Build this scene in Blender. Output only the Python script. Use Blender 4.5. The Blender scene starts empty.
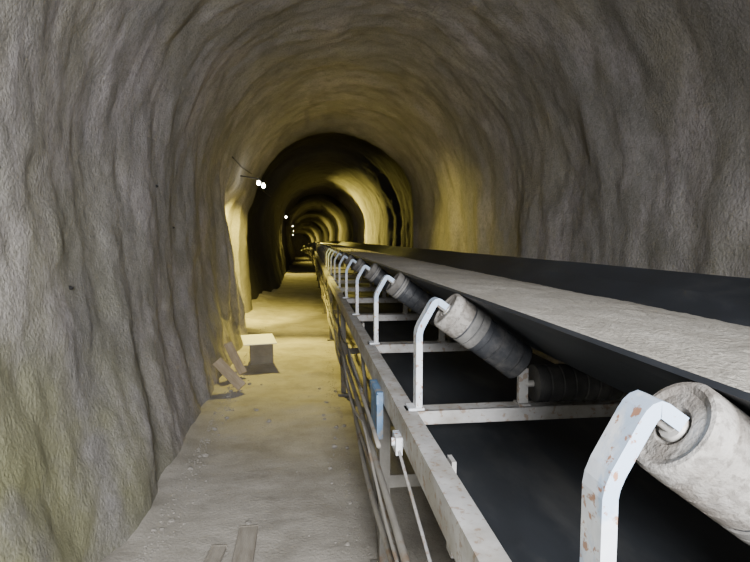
import bpy, math, random, bmesh
from mathutils import Vector, noise, Matrix
random.seed(4)
C = bpy.context.scene.collection
FL = -1.6

def bx(y): return -0.0005*max(0.0, y-25)**2
def bz(y): return -0.0004*max(0.0, y-25)**2

# ---------------------------------------------------------------- materials
def mk(name, cols, scale=4.0, rough=0.8, bump=0.3, bscale=40.0, bdist=0.01, metal=0.0,
       stains=(), coord='Object', stretch=(1,1,1), spec=0.5, bstretch=None):
    m = bpy.data.materials.new(name); m.use_nodes = True
    nt = m.node_tree; N = nt.nodes; L = nt.links
    b = N['Principled BSDF']; b.inputs['Roughness'].default_value = rough
    b.inputs['Metallic'].default_value = metal
    b.inputs['Specular IOR Level'].default_value = spec
    tc = N.new('ShaderNodeTexCoord'); mp = N.new('ShaderNodeMapping')
    mp.inputs['Scale'].default_value = stretch
    L.new(tc.outputs[coord], mp.inputs['Vector'])
    n1 = N.new('ShaderNodeTexNoise'); n1.inputs['Scale'].default_value = scale
    n1.inputs['Detail'].default_value = 8; n1.inputs['Roughness'].default_value = 0.62
    L.new(mp.outputs[0], n1.inputs['Vector'])
    r = N.new('ShaderNodeValToRGB'); e = r.color_ramp.elements
    k = len(cols)
    e[0].position = 0.3; e[0].color = (*cols[0], 1); e[1].position = 0.7; e[1].color = (*cols[-1], 1)
    for i in range(1, k-1):
        x = e.new(0.3+0.4*i/(k-1)); x.color = (*cols[i], 1)
    L.new(n1.outputs['Fac'], r.inputs['Fac'])
    out = r.outputs['Color']
    for (sc, lo, hi, col, st) in stains:
        ns = N.new('ShaderNodeTexNoise'); ns.inputs['Scale'].default_value = sc
        ns.inputs['Detail'].default_value = 6; ns.inputs['Roughness'].default_value = 0.6
        L.new(mp.outputs[0], ns.inputs['Vector'])
        rr = N.new('ShaderNodeMapRange'); rr.inputs['From Min'].default_value = lo
        rr.inputs['From Max'].default_value = hi; rr.inputs['To Max'].default_value = st
        L.new(ns.outputs['Fac'], rr.inputs['Value'])
        mx = N.new('ShaderNodeMixRGB'); mx.inputs['Color2'].default_value = (*col, 1)
        L.new(rr.outputs[0], mx.inputs['Fac']); L.new(out, mx.inputs['Color1'])
        out = mx.outputs['Color']
    L.new(out, b.inputs['Base Color'])
    if bump > 0:
        nb = N.new('ShaderNodeTexNoise'); nb.inputs['Scale'].default_value = bscale
        nb.inputs['Detail'].default_value = 6; nb.inputs['Roughness'].default_value = .6
        mp2 = N.new('ShaderNodeMapping'); mp2.inputs['Scale'].default_value = bstretch or stretch
        L.new(tc.outputs[coord], mp2.inputs['Vector']); L.new(mp2.outputs[0], nb.inputs['Vector'])
        bp = N.new('ShaderNodeBump'); bp.inputs['Strength'].default_value = bump
        bp.inputs['Distance'].default_value = bdist
        L.new(nb.outputs['Fac'], bp.inputs['Height']); L.new(bp.outputs[0], b.inputs['Normal'])
    return m

def wall_mat():
    m = mk('shotcrete', [(.20,.192,.183),(.285,.273,.262),(.375,.362,.352)], scale=1.8, rough=.92, bump=1.0,
           bscale=55, bdist=.013, stretch=(1,1,.65), bstretch=(1,1,1),
           stains=[(.9,.48,.62,(.28,.255,.185),.5),(1.5,.50,.62,(.44,.405,.425),.65),(2.6,.52,.66,(.155,.147,.122),.55),(38,.48,.62,(.14,.134,.122),.45),(110,.52,.64,(.46,.45,.43),.35)])
    nt = m.node_tree; N = nt.nodes; L = nt.links; b = N['Principled BSDF']
    src = b.inputs['Base Color'].links[0].from_socket
    g = N.new('ShaderNodeNewGeometry'); sp = N.new('ShaderNodeSeparateXYZ'); L.new(g.outputs['Position'], sp.inputs[0])
    def mr(sock,a,b_):
        n=N.new('ShaderNodeMapRange'); n.inputs['From Min'].default_value=a; n.inputs['From Max'].default_value=b_; L.new(sock,n.inputs['Value']); return n.outputs[0]
    def mul(a,b_):
        n=N.new('ShaderNodeMath'); n.operation='MULTIPLY'; L.new(a,n.inputs[0]); L.new(b_,n.inputs[1]); return n.outputs[0]
    ns = N.new('ShaderNodeTexNoise'); ns.inputs['Scale'].default_value = 2.0; ns.inputs['Detail'].default_value = 7
    L.new(g.outputs['Position'], ns.inputs['Vector'])
    f = mul(mul(mr(sp.outputs['Z'],.5,-1.0), mr(sp.outputs['Y'],4.5,1.8)), mr(ns.outputs['Fac'],.36,.58))
    mx = N.new('ShaderNodeMixRGB'); mx.inputs['Color2'].default_value = (.25,.25,.12,1)
    L.new(f, mx.inputs['Fac']); L.new(src, mx.inputs['Color1'])
    at = N.new('ShaderNodeAttribute'); at.attribute_name = 'painted_shade'  # shade between the lamps, painted into the wall colour
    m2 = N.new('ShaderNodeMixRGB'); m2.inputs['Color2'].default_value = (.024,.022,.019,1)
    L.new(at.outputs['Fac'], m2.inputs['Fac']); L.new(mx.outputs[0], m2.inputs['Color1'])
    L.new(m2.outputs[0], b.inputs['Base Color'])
    return m
M_wall = wall_mat()
M_floor = mk('dusty_ground', [(.32,.298,.262),(.41,.385,.342),(.49,.463,.418)], scale=2.2, rough=.95, bump=.6, bscale=55, bdist=.010,
             stains=[(3,.48,.64,(.255,.236,.20),.6),(.8,.5,.7,(.54,.51,.46),.35),(70,.54,.66,(.22,.205,.18),.4)])
M_rubber = mk('belt_rubber', [(.014,.016,.020),(.024,.028,.036),(.036,.043,.054)], scale=3, rough=.5, bump=.15, bscale=60, bdist=.003,
              stains=[(6,.55,.75,(.08,.08,.08),.35)], stretch=(1,.35,1))
M_return = mk('dusty_return_rubber', [(.014,.016,.020),(.022,.026,.032),(.034,.039,.047)], scale=3, rough=.6, bump=.15, bscale=60, bdist=.003,
              stains=[(5,.50,.72,(.09,.09,.088),.5)], stretch=(1,.35,1))
M_load = mk('crushed_dust', [(.36,.335,.29),(.46,.435,.385),(.56,.535,.485)], scale=6, rough=.95, bump=1, bscale=120, bdist=.009,
            stretch=(1,.6,1), stains=[(65,.48,.60,(.30,.28,.24),.5),(2.5,.5,.7,(.40,.37,.32),.5)])
M_paint = mk('chipped_white_paint', [(.56,.64,.76),(.70,.75,.82),(.83,.85,.87)], scale=6, rough=.5, bump=.3, bscale=60, bdist=.002,
             stains=[(7,.48,.55,(.28,.44,.68),.65),(48,.575,.615,(.34,.15,.06),.9),(4,.50,.66,(.44,.42,.38),.35)])
M_grey = mk('dusty_grey_paint', [(.33,.33,.33),(.45,.45,.45),(.56,.56,.555)], scale=7, rough=.65, bump=.3, bscale=60, bdist=.002,
            stains=[(5,.46,.60,(.28,.255,.21),.6),(40,.56,.62,(.25,.15,.08),.6)])
M_leg = mk('dirty_leg_steel', [(.14,.13,.12),(.22,.21,.19),(.30,.29,.265)], scale=7, rough=.8, bump=.25, bscale=60, bdist=.002,
            stains=[(8,.58,.66,(.2,.11,.05),.6)])
M_blue = mk('faded_blue_paint', [(.08,.16,.30),(.13,.24,.40),(.28,.36,.46)], scale=12, rough=.7, bump=.2, bscale=60, bdist=.002,
            stains=[(16,.54,.62,(.32,.28,.22),.7)])
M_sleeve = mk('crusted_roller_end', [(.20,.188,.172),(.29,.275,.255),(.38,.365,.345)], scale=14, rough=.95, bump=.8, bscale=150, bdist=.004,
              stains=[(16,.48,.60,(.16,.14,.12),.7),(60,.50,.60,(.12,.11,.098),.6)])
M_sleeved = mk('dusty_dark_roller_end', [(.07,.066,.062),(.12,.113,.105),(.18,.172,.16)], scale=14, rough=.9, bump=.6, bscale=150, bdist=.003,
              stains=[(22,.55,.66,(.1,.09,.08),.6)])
M_roll = mk('worn_roller_steel', [(.018,.020,.025),(.036,.039,.046),(.07,.073,.08)], scale=8, rough=.55, bump=.4, bscale=60, bdist=.003, metal=.1,
            stains=[(7,.54,.68,(.19,.18,.17),.55)])
M_band = mk('grey_roller_band', [(.10,.10,.10),(.17,.167,.16),(.24,.23,.22)], scale=10, rough=.7, bump=.4, bscale=80, bdist=.003,
            stains=[(12,.54,.66,(.07,.07,.07),.6)])
M_rolld = mk('dark_roller', [(.03,.03,.033),(.06,.06,.062),(.12,.115,.11)], scale=10, rough=.5, bump=.4, bscale=60, bdist=.003)
M_dark = mk('dark_steel', [(.03,.03,.032),(.06,.06,.06)], scale=10, rough=.5, bump=.1, metal=.5)
M_steel = mk('axle_steel', [(.42,.41,.39),(.58,.57,.55)], scale=10, rough=.5, bump=.2, metal=.3, stains=[(20,.55,.65,(.3,.18,.1),.6)])
M_wood = mk('old_wood', [(.28,.22,.145),(.38,.305,.21),(.47,.39,.29)], scale=5, rough=.85, bump=.5, bscale=30, bdist=.004, stretch=(6,1,6))
M_woodg = mk('grey_weathered_wood', [(.26,.23,.19),(.34,.31,.265),(.41,.38,.33)], scale=5, rough=.9, bump=.6, bscale=30, bdist=.005, stretch=(6,1,6))
M_card = mk('dusty_block', [(.17,.15,.115),(.25,.228,.175)], scale=6, rough=.9, bump=.3)
M_board = mk('white_board', [(.95,.95,.93),(.98,.98,.96)], scale=6, rough=.6, bump=.05)
M_stone = mk('stone', [(.26,.245,.22),(.40,.38,.345)], scale=12, rough=.9, bump=.6)
M_cable = mk('cable_sheath', [(.03,.03,.03),(.08,.075,.07)], scale=8, rough=.7, bump=.05)
M_pipe = mk('dusty_pipe', [(.26,.245,.22),(.37,.35,.315)], scale=6, rough=.8, bump=.2, stains=[(8,.54,.64,(.22,.14,.08),.7)])
def emis(name, col, s):
    m = bpy.data.materials.new(name); m.use_nodes = True
    b = m.node_tree.nodes['Principled BSDF']
    b.inputs['Emission Color'].default_value = (*col, 1); b.inputs['Emission Strength'].default_value = s
    return m
M_bulb = emis('lit_bulb', (1,.93,.72), 60)

# ---------------------------------------------------------------- mesh helpers
def meshdata(name, vf, mat, smooth=False):
    v, f = vf
    me = bpy.data.meshes.new(name); me.from_pydata(v, [], f); me.materials.append(mat)
    if smooth:
        me.polygons.foreach_set('use_smooth', [True]*len(me.polygons))
    me.update(); return me
def obj(name, me, parent=None, loc=(0,0,0), auto=None):
    o = bpy.data.objects.new(name, me); C.objects.link(o); o.location = loc
    if parent: o.parent = parent
    return o
def info(o, label, cat, group=None, kind=None):
    o['label'] = label; o['category'] = cat
    if group: o['group'] = group
    if kind: o['kind'] = kind
    return o
def struct(o): o['kind'] = 'structure'; return o
def merge(*parts):
    V = []; F = []
    for v, f in parts:
        n = len(V); V += list(v); F += [tuple(i+n for i in ff) for ff in f]
    return V, F
def box(x0,x1,y0,y1,z0,z1, ch=0.0):
    v = [(x0,y0,z0),(x1,y0,z0),(x1,y1,z0),(x0,y1,z0),(x0,y0,z1),(x1,y0,z1),(x1,y1,z1),(x0,y1,z1)]
    f = [(0,3,2,1),(4,5,6,7),(0,1,5,4),(1,2,6,5),(2,3,7,6),(3,0,4,7)]
    return v, f
def lathe(prof, P0, D, seg=28):
    P0 = Vector(P0); D = Vector(D).normalized()
    U = D.orthogonal().normalized(); W = D.cross(U)
    V = []; F = []
    for t, r in prof:
        for k in range(seg):
            a = 2*math.pi*k/seg
            V.append(tuple(P0+D*t+U*(r*math.cos(a))+W*(r*math.sin(a))))
    for i in range(len(prof)-1):
        for k in range(seg):
            k2 = (k+1) % seg
            F.append((i*seg+k, i*seg+k2, (i+1)*seg+k2, (i+1)*seg+k))
    F.append(tuple(range(seg))[::-1]); F.append(tuple((len(prof)-1)*seg+k for k in range(seg)))
    return V, F
def rod(A, B, r, seg=12):
    A = Vector(A); B = Vector(B)
    return lathe([(0,r),((B-A).length,r)], A, B-A, seg)
def sweep_y(prof, ys, closed=True, jitter=None):
    V = []; F = []; n = len(prof)
    for y in ys:
        for i, (x, z) in enumerate(prof):
            dx = dz = 0
            if jitter: dx, dz = jitter(x, y, z, i)
            V.append((x+bx(y)+dx, y, z+bz(y)+dz))
    m = n if closed else n-1
    for j in range(len(ys)-1):
        for i in range(m):
            i2 = (i+1) % n
            F.append((j*n+i, j*n+i2, (j+1)*n+i2, (j+1)*n+i))
    if closed:
        F.append(tuple(range(n))); F.append(tuple((len(ys)-1)*n+i for i in range(n))[::-1])
    return V, F
def tube(pts, r, seg=8):
    V = []; F = []; pts = [Vector(p) for p in pts]
    for i, p in enumerate(pts):
        d = (pts[min(i+1,len(pts)-1)]-pts[max(i-1,0)]).normalized()
        u = d.cross(Vector((0,0,1)));
        if u.length < 1e-3: u = Vector((1,0,0))
        u.normalize(); w = d.cross(u)
        for k in range(seg):
            a = 2*math.pi*k/seg; V.append(tuple(p+u*r*math.cos(a)+w*r*math.sin(a)))
    for i in range(len(pts)-1):
        for k in range(seg):
            k2 = (k+1) % seg; F.append((i*seg+k,i*seg+k2,(i+1)*seg+k2,(i+1)*seg+k))
    F.append(tuple(range(seg))[::-1]); F.append(tuple((len(pts)-1)*seg+k for k in range(seg)))
    return V, F
def bevel(o, w=.003, s=2):
    b = o.modifiers.new('bevel','BEVEL'); b.width = w; b.segments = s; b.limit_method = 'ANGLE'

# ---------------------------------------------------------------- tunnel shell
def frange(a, b, s):
    n = max(1, int(round((b-a)/s))); return [a+(b-a)*i/n for i in range(n)]
YS = frange(-5,-.5,.08)+frange(-.5,8,.022)+frange(8,26,.05)+frange(26,90,.2)+[90]
def sstep(a,b,x):
    t = min(1,max(0,(x-a)/(b-a))); return t*t*(3-2*t)
LIPS=(11.6, 27.5, 43, 58.5)
def expand(y):
    e = 0
    for l in LIPS:
        e -= .12*math.exp(-((y-l)/.45)**2)
        e += .30*sstep(l+.2, l+1.3, y)*(1-sstep(l+3.8, l+5.2, y))
    return e
def bare(y):  # amount of painted shade on the stretch past each lip
    return max(sstep(l-1.2,l+.8,y)*(1-sstep(l+4.4,l+6.0,y)) for l in LIPS)
def nz(x,y,z): return noise.noise(Vector((x,y,z)))
def disp(y, x, z):
    w = 1.4*nz(y*.45+3, x*.30, z*.28) + .32*nz(y*.9+9, x*.9, z*.6)
    ph = y/.74 + w
    rib = (.5-.5*math.cos(2*math.pi*ph))
    amp = .066*max(.12,(.75+1.3*nz(y*.7, x*.6+5, z*.5)))
    up = sstep(.4,1.6,z)
    lf = 1-sstep(-.3,.3,x); lfz = lf*(1-sstep(.4,1.0,z))
    side = (.68+.50*(1-sstep(-.2,1.2,x)))*(1-.80*up)*(.5+.5*sstep(-1.6,-.9,z))
    nich = lfz*sstep(8.6,9.0,y)*(1-sstep(10.95,11.0,y))
    calm = 1-.8*sstep(8.3,9,y)*(1-sstep(11.6,12.4,y))*(1 if x<0 else 0)
    d = rib*amp*side*calm
    d += .070*nz(y*1.0, x*.9, z*.6+7)*(1-.25*up)*calm
    d += .028*nz(y*2.2, x*1.8+2, z*1.1)*calm
    if y < 26:
        d += .020*nz(y*4.6, x*4.4, z*3.4) + .009*nz(y*11, x*11, z*10)
    if y > 13: d += min(1,(y-13)/4)*.08*nz(y*.35+8, x*.9, z*.9)
    d -= lfz*sstep(8.4,8.9,y)*(1-sstep(12.6,14,y))*(.12+.22*(1-min(1,(z+1.72)/2.17)))
    return d - .12*nich
def profile(part):
    P = []
    if part == 'left':
        n = 100
        for i in range(n+1):
            z = -1.72+(.45+1.72)*i/n; t = (z+1.72)/2.17
            P.append((-.95-.30*math.sin(t*math.pi/2), z, -1.0, 0.0))
    elif part == 'ceiling':
        n = 130
        for i in range(n+1):
            a = math.pi*(1-i/n); c, s = math.cos(a), math.sin(a)
            P.append((.6+1.85*c, .45+1.92*s, c, s))
    else:
        n = 60
        for i in range(n+1):
            z = .45-(.45+1.72)*i/n
            P.append((2.45-.05*(i/n), z, 1.0, 0.0))
    return P
def wall_x(y,z):
    t=(z+1.72)/2.17; x=-.95-.30*math.sin(t*math.pi/2)
    return x+disp(y,x,z)-expand(y)
def shell(name, part):
    P = profile(part); V = []; F = []; n = len(P); A=[]
    for y in YS:
        e = expand(y); ox = bx(y); oz = bz(y)
        for x, z, nx, nz_ in P:
            d = disp(y, x, z) - e
            V.append((x-nx*d+ox, y, z-nz_*d+oz))
            band_shade=bare(y+.5*nz(x*.8,z*.8,y*.3))
            if y<11.1 and x<0 and z<.6: band_shade=0
            dark = .90*sstep(14,16,y)*(1-sstep(1.4,2.3,x+.3*nz(y*.4,z,3)))*(1-.4*sstep(26,34,y))  # painted shade deeper in, over left wall and vault; right side kept clear
            A.append(max(band_shade,dark))
    for j in range(len(YS)-1):
        for i in range(n-1):
            F.append((j*n+i, j*n+i+1, (j+1)*n+i+1, (j+1)*n+i))
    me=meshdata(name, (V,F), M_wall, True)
    at=me.attributes.new('painted_shade','FLOAT','POINT'); at.data.foreach_set('value',A)
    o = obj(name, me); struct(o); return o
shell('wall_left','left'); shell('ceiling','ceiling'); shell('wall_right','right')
V=[];F=[]; nx=90
def gz(x,y): return FL+.022*nz(x*1.1,y*1.1,0)+.010*nz(x*4,y*4,3)+.16*max(0,(-.72-x))**1.2*(1+1.4*nz(x*3,y*2.2,8))
for y in YS:
    for i in range(nx+1):
        x=-1.7+4.6*i/nx
        z=gz(x,y)+(.004*nz(x*14,y*14,5) if y<10 else 0)
        V.append((x+bx(y),y,z+bz(y)))
for j in range(len(YS)-1):
    for i in range(nx):
        a=j*(nx+1)+i; F.append((a,a+1,a+nx+2,a+nx+1))
struct(obj('floor', meshdata('floor',(V,F),M_floor,True)))
struct(obj('wall_back', meshdata('wall_back', box(-1.9,3.1,-5.15,-5.0,-1.75,2.7), M_wall)))
struct(obj('wall_end', meshdata('wall_end', box(-1.9+bx(90),3.1+bx(90),90,90.2,-1.75+bz(90),2.7+bz(90)), M_wall)))

# ---------------------------------------------------------------- conveyor
YB = frange(-3.5,25,.12)+frange(25,78,.8)+[78]
CX = .97; ZB = -.6
def belt_pts(c, th):
    top = c; bot = []
    n = len(c)
    for i in range(n):
        a = Vector(c[max(i-1,0)]); b = Vector(c[min(i+1,n-1)]); d = (b-a).normalized()
        nn = Vector((d.y, -d.x)); bot.append((c[i][0]+nn.x*th, c[i][1]+nn.y*th))
    return top + bot[::-1]
car = [(.540,-.190),(.60,-.228),(.70,-.299),(.80,-.369),(.88,-.423),(.92,-.439),(.97,-.443),(1.03,-.439),(1.08,-.418),(1.16,-.365),(1.28,-.279),(1.40,-.19),(1.49,-.134)]
def bj(x,y,z,i):
    return (0, .004*nz(y*.9, x*2, 1))
belt = info(bpy.data.objects.new('conveyor_belt', None), 'black rubber conveyor belt running the length of the tunnel', 'conveyor belt')
C.objects.link(belt); belt.location=(CX,0,-.85)
def child_world(name, vf, mat, par, smooth=False):
    L = par.location
    v = [(a-L.x,b-L.y,c-L.z) for a,b,c in vf[0]]
    return obj(name, meshdata(name,(v,vf[1]),mat,smooth), par)
child_world('carrying_run', sweep_y(belt_pts(car,.010), YB, True, bj), M_rubber, belt)
ret = [(.44,-.77),(.7,-.776),(.97,-.778),(1.24,-.776),(1.50,-.77)]
child_world('return_run', sweep_y(belt_pts(ret,.012), YB, True, bj), M_return, belt)
YL = frange(-3,14,.026)+frange(14,77,.4)+[77]
lp=[]; n=60
for i in range(n+1):
    t=i/n; x=.553+(1.325-.553)*t
    lp.append((x, -.196-.071*t+.020*math.sin(math.pi*t)))
V=[];F=[]
for y in YL:
    for i,(x,z) in enumerate(lp):
        e=min(i,n-i)/4; e=min(1,e)
        zz=z+(e*(.008*nz(x*3,y*1.5,2)+.004*nz(x*9,y*7,4)+.005*nz(x*32,y*28,6)))
        xx=x+(1-e)*(.007*nz(y*4,i*.1,1)+(.030*nz(y*2.2,5,1) if i>n/2 else 0))
        V.append((xx+bx(y),y,zz+bz(y)))
    V.append((1.14+bx(y),y,-.372+bz(y))); V.append((.97+bx(y),y,-.436+bz(y))); V.append((.82+bx(y),y,-.378+bz(y)))
m=n+4
for j in range(len(YL)-1):
    for i in range(m):
        i2=(i+1)%m; F.append((j*m+i,j*m+i2,(j+1)*m+i2,(j+1)*m+i))
F.append(tuple(range(m)))
info(obj('crushed_ore', meshdata('crushed_ore',(V,F),M_load,True)), 'grey-brown dusty crushed material carried on the belt','ore',kind='stuff')

fr = info(bpy.data.objects.new('conveyor_gantry', None), 'long pale steel conveyor gantry standing on the tunnel floor', 'conveyor')
C.objects.link(fr); fr.location=(CX,0,FL)
def chan(x0,x1,z0,z1,t):
    s = 1 if x1>x0 else -1
    return [(x0,z0),(x1,z0),(x1,z0+t),(x0+s*t,z0+t),(x0+s*t,z1-t),(x1,z1-t),(x1,z1),(x0,z1)]
YSg = frange(-3.5,25,.6)+frange(25,78,1.0)+[78]
child_world('stringer', sweep_y(chan(.312,.372,-.70,-.602,.006), YSg), M_grey, fr)
child_world('stringer', sweep_y(chan(1.628,1.568,-.70,-.602,.006), YSg), M_grey, fr)
legy = [-.55]+[2.45+3*k for k in range(18)]
for k,y in enumerate(legy):
    ox,oz=bx(y),bz(y)
    for s,x in enumerate((.350,1.595)):
        o=child_world('leg', merge(box(x-.025+ox,x+.025+ox,y-.003,y+.003,FL+.01+oz,-.70+oz), box(x-.025+ox,x-.019+ox,y,y+.05,FL+.01+oz,-.70+oz),
                             box(x-.06+ox,x+.06+ox,y-.05,y+.08,FL-.01+oz,FL+.02+oz)), M_leg, fr)
    child_world('cross_tie', box(.352+ox,1.59+ox,y+.004,y+.010,-1.18+oz,-1.12+oz), M_leg, fr)
    if k<9:
        child_world('brace', rod((.338,y+.05,-1.5),(.338,y+1.0,-.69),.011,8), M_leg, fr)
child_world('splice_plate', merge(box(.286,.312,2.24,2.46,-.86,-.655), box(.282,.290,2.22,2.48,-.70,-.66), box(.282,.290,2.22,2.48,-.87,-.845)), M_blue, fr)
child_world('joint_clamp', merge(box(.290,.312,1.76,1.84,-.735,-.675), rod((.280,1.80,-.70),(.33,1.80,-.70),.014)), M_paint, fr)
child_world('diagonal_strut', rod((.300,1.80,-.71),(.32,1.10,-.93),.005), M_grey, fr)
for k in range(10):
    y=1.4+2.4*k
    child_world('return_roller', merge(lathe([(0,.012),(.06,.012),(.061,.045),(1.09,.045),(1.091,.012),(1.15,.012)],(.395,y,-.838),(1,0,0),20)), M_dark, fr, False)
    for x in (.385,1.545):
        child_world('roller_hanger', box(x-.006,x+.006,y-.025,y+.025,-.87,-.60), M_grey, fr)

def rel(vf): return [(a-CX,b,c-ZB) for a,b,c in vf[0]], vf[1]
def bracket(mirror=False):
    path=[(.372,-.60),(.372,-.40),(.372,-.335),(.375,-.318),(.383,-.298),(.420,-.232),(.428,-.220),(.437,-.212),(.449,-.208),(.460,-.212),(.488,-.232)]
    w=.052; t=.006; f=.022
    sec=[(-w/2,0),(w/2,0),(w/2,f),(w/2-t,f),(w/2-t,t),(-w/2+t,t),(-w/2+t,f),(-w/2,f)]
    V=[];F=[];n=8
    for i,(x,z) in enumerate(path):
        a=Vector(path[max(i-1,0)]); b=Vector(path[min(i+1,len(path)-1)]); d=(b-a).normalized()
        nn=Vector((d.y,-d.x))
        for u,v in sec:
            X=x+nn.x*v; Z=z+nn.y*v
            if mirror: X=2*CX-X+.015; Z=-.6+(Z+.6)*.93
            V.append((X,u,Z))
    for i in range(len(path)-1):
        for k in range(n):
            k2=(k+1)%n; F.append((i*n+k,i*n+k2,(i+1)*n+k2,(i+1)*n+k))
    F.append(tuple(range(n))); F.append(tuple((len(path)-1)*n+k for k in range(n))[::-1])
    x0,x1=(.345,.40) if not mirror else (2*CX-.385,2*CX-.33)
    return merge((V,F), box(x0,x1,-.034,.034,-.602,-.594))
R=.070; c35,s35=math.cos(math.radians(36)),math.sin(math.radians(36))
P0=Vector((.480,0,-.248)); D0=Vector((c35,0,-s35)); WL=.345
def mir(P): return Vector((2*CX-P.x+.013,P.y,P.z-.032))
def body_prof(L,a):
    p=[(a,.03),(a,R-.002)]
    t=a
    while t+.045<L-.015:
        p+=[(t+.002,R-.002),(t+.038,R-.002),(t+.040,R-.006),(t+.044,R-.006)]
        t+=.045
    p+=[(t+.001,R-.001),(L-.004,R-.001),(L,R-.005),(L,.05),(L-.01,.048),(L-.01,.02)]
    return p
def sleeve_prof(sl):
    p=[(.012,.014),(.012,.025),(.005,.029),(.004,.040),(.005,.050),(.002,.056),(0,.060),(.001,R-.004),(.007,R)]
    t=.035
    while t+.02<sl:
        p+=[(t,R+.001),(t+.002,R-.002),(t+.005,R-.002),(t+.007,R+.001)]; t+=.036
    return p+[(sl-.008,R+.001),(sl-.001,R-.001),(sl+.002,.03)]
def band_prof(a,b): return [(a,.03),(a,R-.001),(a+.002,R+.001),((a+b)/2-.003,R+.001),((a+b)/2,R-.003),((a+b)/2+.003,R+.001),(b-.002,R+.001),(b,R-.001),(b,.03)]
def axle_prof(L): return [(-.034,.011),(-.034,.012),(.002,.012),(.003,.020),(.010,.022),(.012,.012),(L+.02,.012)]
crossb=merge(box(.335,1.605,-.030,-.024,-.655,-.602), box(.335,1.605,-.030,.03,-.608,-.602))
def post(x):
    return merge(box(x-.018,x+.018,-.010,.010,-.604,-.47),box(x-.022,x+.022,-.03,.03,-.604,-.596))
rollers=[('roller',P0,D0,WL,True),('roller',mir(P0),Vector((-c35,0,-s35)),.325,True),('roller',Vector((.812,0,-.528)),Vector((1,0,0)),.32,False)]
def shade(me,ang=30):
    me.polygons.foreach_set('use_smooth',[True]*len(me.polygons))
    try: me.set_sharp_from_angle(angle=math.radians(ang))
    except Exception: pass
DET=[('crossbeam',meshdata('crossbeam',rel(crossb),M_grey)),
     ('bracket',meshdata('bracket',rel(bracket()),M_paint)),
     ('bracket',meshdata('bracket_far',rel(bracket(True)),M_paint)),
     ('inner_post',meshdata('inner_post',rel(post(.772)),M_grey)),
     ('inner_post',meshdata('inner_post2',rel(post(2*CX-.772)),M_grey))]
def roll_variant(sl,ms_mat,band):
    out=[]
    for nm,p,d,L,wing in rollers:
        b=lathe(body_prof(L,sl if wing else .0),p,d,36); a=lathe(axle_prof(L),p,d,14)
        mb=meshdata('roller_body',rel(b),M_roll if wing else M_rolld); shade(mb)
        ma=meshdata('axle',rel(a),M_steel); shade(ma)
        ms=mc=None
        if wing:
            ms=meshdata('roller_sleeve',rel(lathe(sleeve_prof(sl),p,d,48)),ms_mat); shade(ms)
            if band: mc=meshdata('roller_band',rel(lathe(band_prof(*band),p,d,48)),M_band); shade(mc)
        out.append((mb,ms,ma,mc))
    return out
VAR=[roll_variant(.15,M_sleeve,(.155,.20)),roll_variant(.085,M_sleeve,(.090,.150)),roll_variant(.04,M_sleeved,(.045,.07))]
def build_idler_detailed(y,var):
    e=bpy.data.objects.new('troughing_idler',None); C.objects.link(e); e.location=(CX+bx(y),y,ZB+bz(y))
    for nm,vf in DET:
        o=obj(nm,vf,e); bevel(o,.0015,2)
    for me_b,me_s,me_a,me_c in VAR[var]:
        r=obj('roller',me_b,e)
        if me_s: obj('roller_end',me_s,r)
        if me_c: obj('roller_band',me_c,r)
        obj('axle',me_a,r)
    return e
def far_mesh():
    me=bpy.data.meshes.new('idler_small')
    groups=[(merge(crossb),0),(merge(bracket(),bracket(True)),1),(merge(post(.772),post(2*CX-.772)),1)]
    for nm,p,d,L,wing in rollers:
        groups.append((lathe([(0,.02),(0,R),(.09,R)],p,d,14),2)); groups.append((lathe([(.09,R),(L,R)],p,d,14),3))
    V=[];F=[];I=[]
    for (v,f),mi in groups:
        v,f=rel((v,f)); n=len(V); V+=v; F+=[tuple(i+n for i in ff) for ff in f]; I+=[mi]*len(f)
    me.from_pydata(V,[],F)
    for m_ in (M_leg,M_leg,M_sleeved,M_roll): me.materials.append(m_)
    me.polygons.foreach_set('material_index',I); me.update(); return me
fm=far_mesh()
S=1.2; Y1=.655
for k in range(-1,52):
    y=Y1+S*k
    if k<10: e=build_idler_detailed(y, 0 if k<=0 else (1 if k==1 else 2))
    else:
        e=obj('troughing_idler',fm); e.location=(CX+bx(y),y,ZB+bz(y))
    if k<=0: lab='white chipped bracket idler with pale crusted roller ends at the belt'
    elif k<4: lab='white bracket idler with dark banded rollers under the loaded belt'
    else: lab='three-roller belt idler with pale brackets under the belt'
    info(e,lab,'conveyor roller',group='belt idlers along the conveyor')

def along(name,x,z,r,label,cat,mat,amp=.01,y0=-2,y1=60,seed=0,fx=.5,sag=0,sp=3):
    pts=[]; y=y0
    while y<y1:
        pts.append((x+bx(y)+amp*nz(y*fx,seed,1), y, z+bz(y)+amp*1.5*nz(y*fx,seed,9)-sag*abs(math.sin(math.pi*(y-2.45)/sp)))); y+=.15 if y<15 else .8
    return info(obj(name,meshdata(name,tube(pts,r,10),mat,True)),label,cat)
along('water_pipe',.290,-.985,.014,'thin dusty steel pipe running beside the conveyor frame','pipe',M_pipe,.012)
along('guard_rail',.268,-.80,.009,'slender pale rail wire strung along the conveyor side','rail',M_pipe,.02,seed=4,fx=.4,y0=2.0)
along('power_cable',.295,-1.16,.013,'pale dusty power cable laid along the conveyor legs','cable',M_pipe,.03,seed=7,fx=.6)
along('water_hose',.280,-1.08,.010,'pale dusty hose hung along the conveyor legs','hose',M_pipe,.03,seed=12,fx=.7)
along('signal_wire',.250,-.86,.006,'thin grey wire sagging between the conveyor legs','wire',M_pipe,.01,seed=22,fx=.8,sag=.10,sp=1.5)
along('signal_wire',.256,-.72,.006,'thin dark wire looped under the steel rail','wire',M_cable,.01,seed=32,fx=.8,sag=.06,sp=1.2,y0=2.6)

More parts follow.
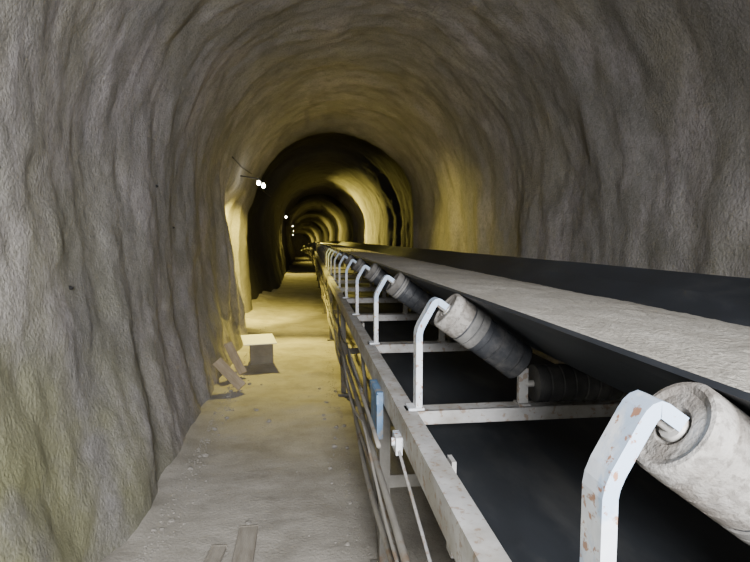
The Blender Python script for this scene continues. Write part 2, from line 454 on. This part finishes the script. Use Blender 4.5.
# ---------------------------------------------------------------- lamps
def aim(lo, d):
    lo.rotation_euler = Vector(d).to_track_quat('-Z','Y').to_euler()
def spot(loc,d,e,size,blend,col,soft=.06,name='lamp_light'):
    ld=bpy.data.lights.new(name,'SPOT'); ld.energy=e; ld.color=col; ld.shadow_soft_size=soft
    ld.spot_size=math.radians(size); ld.spot_blend=blend
    lo=bpy.data.objects.new(name,ld); C.objects.link(lo); lo.location=loc; aim(lo,d); return lo
YEL=(1,.81,.15)
LAMPS=[(-.84,9.7,.98),(-.98,25.2,1.0),(-.98,40.5,1.0),(-.98,52,1.0),(-.98,63,1.0),(-.98,74,1.0),(-.98,85,1.0)]
for k,(x,y,z) in enumerate(LAMPS):
    ox,oz=bx(y),bz(y); X=x+ox; Z=z+oz
    e=info(bpy.data.objects.new('tunnel_lamp',None),'lit bare work lamp on a bracket fixed to the rough wall','lamp',group='work lamps along the tunnel wall')
    C.objects.link(e); e.location=(X-.42,y,Z)
    def cw(n,vf,m,sm=False): return child_world(n,vf,m,e,sm)
    s_=.8 if k==0 else (1 if k==1 else .6)
    cw('arm', rod((X-.45,y,Z+.12),(X,y,Z+.05),.012), M_dark)
    cw('lamp_holder', lathe([(0,.015),(.01,.03*s_+.005),(.05,.03*s_+.005),(.055,.02)],(X,y,Z+.075),(0,0,-1),16), M_dark)
    bulb=[(0,.015*s_),(.02*s_,.03*s_),(.045*s_,.042*s_),(.07*s_,.042*s_),(.09*s_,.03*s_),(.1*s_,.01*s_)]
    cw('bulb', lathe(bulb,(X,y,Z+.02),(0,0,-1),16), M_bulb, True)
    if k==0:
        cw('bulb', lathe(bulb,(X+.09,y-.1,Z-.035),(0,0,-1),16), M_bulb, True)
        cw('arm', rod((X,y,Z+.05),(X+.09,y-.1,Z-.03),.009), M_dark)
        spot((X+.06,y-.02,Z-.14),(.85,-.25,-.38),330,74,.9,YEL)       # right wall
        spot((X+.08,y-.05,Z-.16),(.16,-.68,-.72),1250,54,.7,YEL)      # pool on the walkway by the box
        spot((X+.08,y,Z-.16),(.30,.35,-.85),360,96,.8,YEL)            # floor beneath
        spot((X+.10,y-.12,Z-.18),(-.38,.62,-.75),1000,84,.7,YEL)      # lining step beside the lamp
    elif k==1:
        spot((X+.06,y,Z-.16),(.66,-.74,-.05),4200,60,.6,YEL)
        spot((X+.06,y,Z-.18),(.25,-.65,-.7),600,100,.8,YEL)
    else:
        spot((X+.06,y,Z-.16),(.75,-.55,-.35),1100,100,.8,YEL)
pts=[]; y=8.2
while y<60:
    s=abs(math.sin(y*.55))
    pts.append((-1.08+bx(y)+.02*nz(y,1,1),y,1.28-.10*s+bz(y))); y+=.15
info(obj('lamp_cable',meshdata('lamp_cable',tube(pts,.010,6),M_cable,True)),'thin sagging lighting cable strung on the rough wall','cable')

spot((.20,-1.4,.42),(-.20,1,-.36),1380,114,1.0,(.98,.975,.98),.38,'foreground_light')  # unseen cool-white spot behind the camera, lights the foreground

# ---------------------------------------------------------------- floor things
def place(name,vf,mat,loc,rot,label,cat,bev=.003,group=None):
    o=obj(name,meshdata(name,vf,mat)); o.location=loc; o.rotation_euler=rot
    if bev: bevel(o,bev)
    info(o,label,cat,group); return o
g=gz(-.63,6.9)
place('concrete_block', merge(box(-.145,.145,-.12,.12,0,.285), box(-.148,.148,-.123,.123,.10,.115), box(-.148,.148,-.123,.123,.20,.21)), M_card, (-.61,7.03,g-.004),(0,0,.12),'dusty square box standing on the walkway','box',.006)
place('white_board', box(-.23,.18,-.25,.20,0,.010), M_board, (-.62,7.02,g+.301),(math.radians(6),0,.2),'thin white sheet lying on top of the box','board',.002)
def plank(L,w,t,warp=.006):
    V=[];F=[];n=10
    for i in range(n+1):
        y=-L/2+L*i/n; b=warp*math.sin(i*.3); j=.004*nz(i*.7,w*9,t)
        V+=[(-w/2+j,y,b),(w/2+j,y,b),(w/2+j,y,t+b),(-w/2+j,y,t+b)]
    for i in range(n):
        for k in range(4): k2=(k+1)%4; F.append((i*4+k,i*4+k2,(i+1)*4+k2,(i+1)*4+k))
    F.append((0,1,2,3)); F.append((n*4+3,n*4+2,n*4+1,n*4)); return V,F
place('wood_plank',plank(.85,.10,.024),M_woodg,(-.33,2.50,gz(-.33,2.55)+.002),(0,0,.02),'grey weathered plank lying flat on the dusty floor','plank',.002,'loose planks')
place('wood_plank',plank(.6,.075,.022),M_woodg,(-.50,2.45,gz(-.51,2.5)+.002),(0,0,-.10),'short grey weathered plank lying flat on the floor','plank',.002,'loose planks')
def lean(A,B,w,t,label,roll=0):
    A=Vector(A);B=Vector(B)
    o=place('wood_plank',plank((B-A).length,w,t,.001),M_wood,(A+B)/2,(0,0,0),label,'plank',.002,'loose planks')
    q=(B-A).to_track_quat('Y','Z').to_matrix().to_4x4() @ Matrix.Rotation(roll,4,'Y')
    o.rotation_euler=q.to_euler()
lean((-.70,5.70,FL+.04),(-.97,5.82,FL+.30),.11,.02,'brown board leaning low against the rough wall',-.9)
lean((-.76,6.30,FL+.04),(-.94,6.40,FL+.38),.10,.02,'brown board propped against the wall beside the box',-.9)
def stone(r):
    bm=bmesh.new(); bmesh.ops.create_icosphere(bm,subdivisions=2,radius=r)
    s=random.random()*50
    for v in bm.verts:
        v.co*=1+.45*nz(v.co.x/r*1.2+s,v.co.y/r*1.2,v.co.z/r*1.2); v.co.z*=.6
    me=bpy.data.meshes.new('stone'); bm.to_mesh(me); bm.free(); me.materials.append(M_stone); return me
for i in range(44):
    y=random.uniform(2.4,6.5)
    x=random.choice([random.uniform(-.86,-.72),random.uniform(.1,.3),random.uniform(-.85,-.3)])
    r=random.uniform(.008,.024)
    o=obj('stone',stone(r)); o.location=(x,y,gz(x,y)+r*.25); o.rotation_euler=(0,0,random.random()*6)
    info(o,'small angular stone fragment on the dusty floor','stone',group='loose stones on the walkway')
bm=bmesh.new(); bmesh.ops.create_icosphere(bm,subdivisions=1,radius=1); bv=[v.co.copy() for v in bm.verts]; bf=[tuple(v.index for v in f.verts) for f in bm.faces]; bm.free()
V=[];F=[]
for i in range(1500):
    y=1.9+8*random.random()**1.3
    u=random.random()
    if u<.5: x=-.86+abs(random.gauss(0,.08))
    elif u<.8: x=.30-abs(random.gauss(0,.07))
    else: x=random.uniform(-.85,.3)
    r=random.uniform(.002,.006)*(1.4 if u<.5 else 1); z=gz(x,y)+r*.3; s=random.random()*9; n0=len(V)
    for c in bv:
        k=r*(1+.5*nz(c.x*2+s,c.y*2,c.z*2)); V.append((x+c.x*k,y+c.y*k,z+c.z*k*.7))
    F+=[tuple(a+n0 for a in f) for f in bf]
info(obj('gravel',meshdata('gravel',(V,F),M_stone)),'fine gravel and grit scattered along the wall base','gravel',kind='stuff')
for (y,z) in [(2.3,.28),(4.6,.42),(2.9,-.25),(5.2,.1)]:
    o=obj('rock_bolt',meshdata('rock_bolt',merge(lathe([(-.06,.007),(.016,.007),(.018,.004)],(0,0,0),(1,-.2,0),10),lathe([(-.004,.012),(.006,.012),(.007,.008)],(0,0,0),(1,-.2,0),6)),M_dark))
    o.location=(wall_x(y,z),y,z); info(o,'rusty rod end sticking out of the sprayed concrete','rock bolt',group='rock bolts')

w=bpy.data.worlds.new('w'); bpy.context.scene.world=w; w.use_nodes=True
w.node_tree.nodes['Background'].inputs[0].default_value=(.6,.7,.8,1); w.node_tree.nodes['Background'].inputs[1].default_value=.02
# camera: handheld, turned a little toward the belt and tipped down
cd=bpy.data.cameras.new('camera'); cam=bpy.data.objects.new('camera',cd); C.objects.link(cam)
cd.sensor_width=36; cd.lens=541/750*36; cam.location=(0,0,0)
yaw=math.atan((375-308)/541); pitch=math.atan((281-238)/541*math.cos(yaw))
cam.rotation_euler=(math.radians(90)-pitch,0,-yaw)
cd.clip_start=.02; cd.clip_end=300
bpy.context.scene.camera=cam
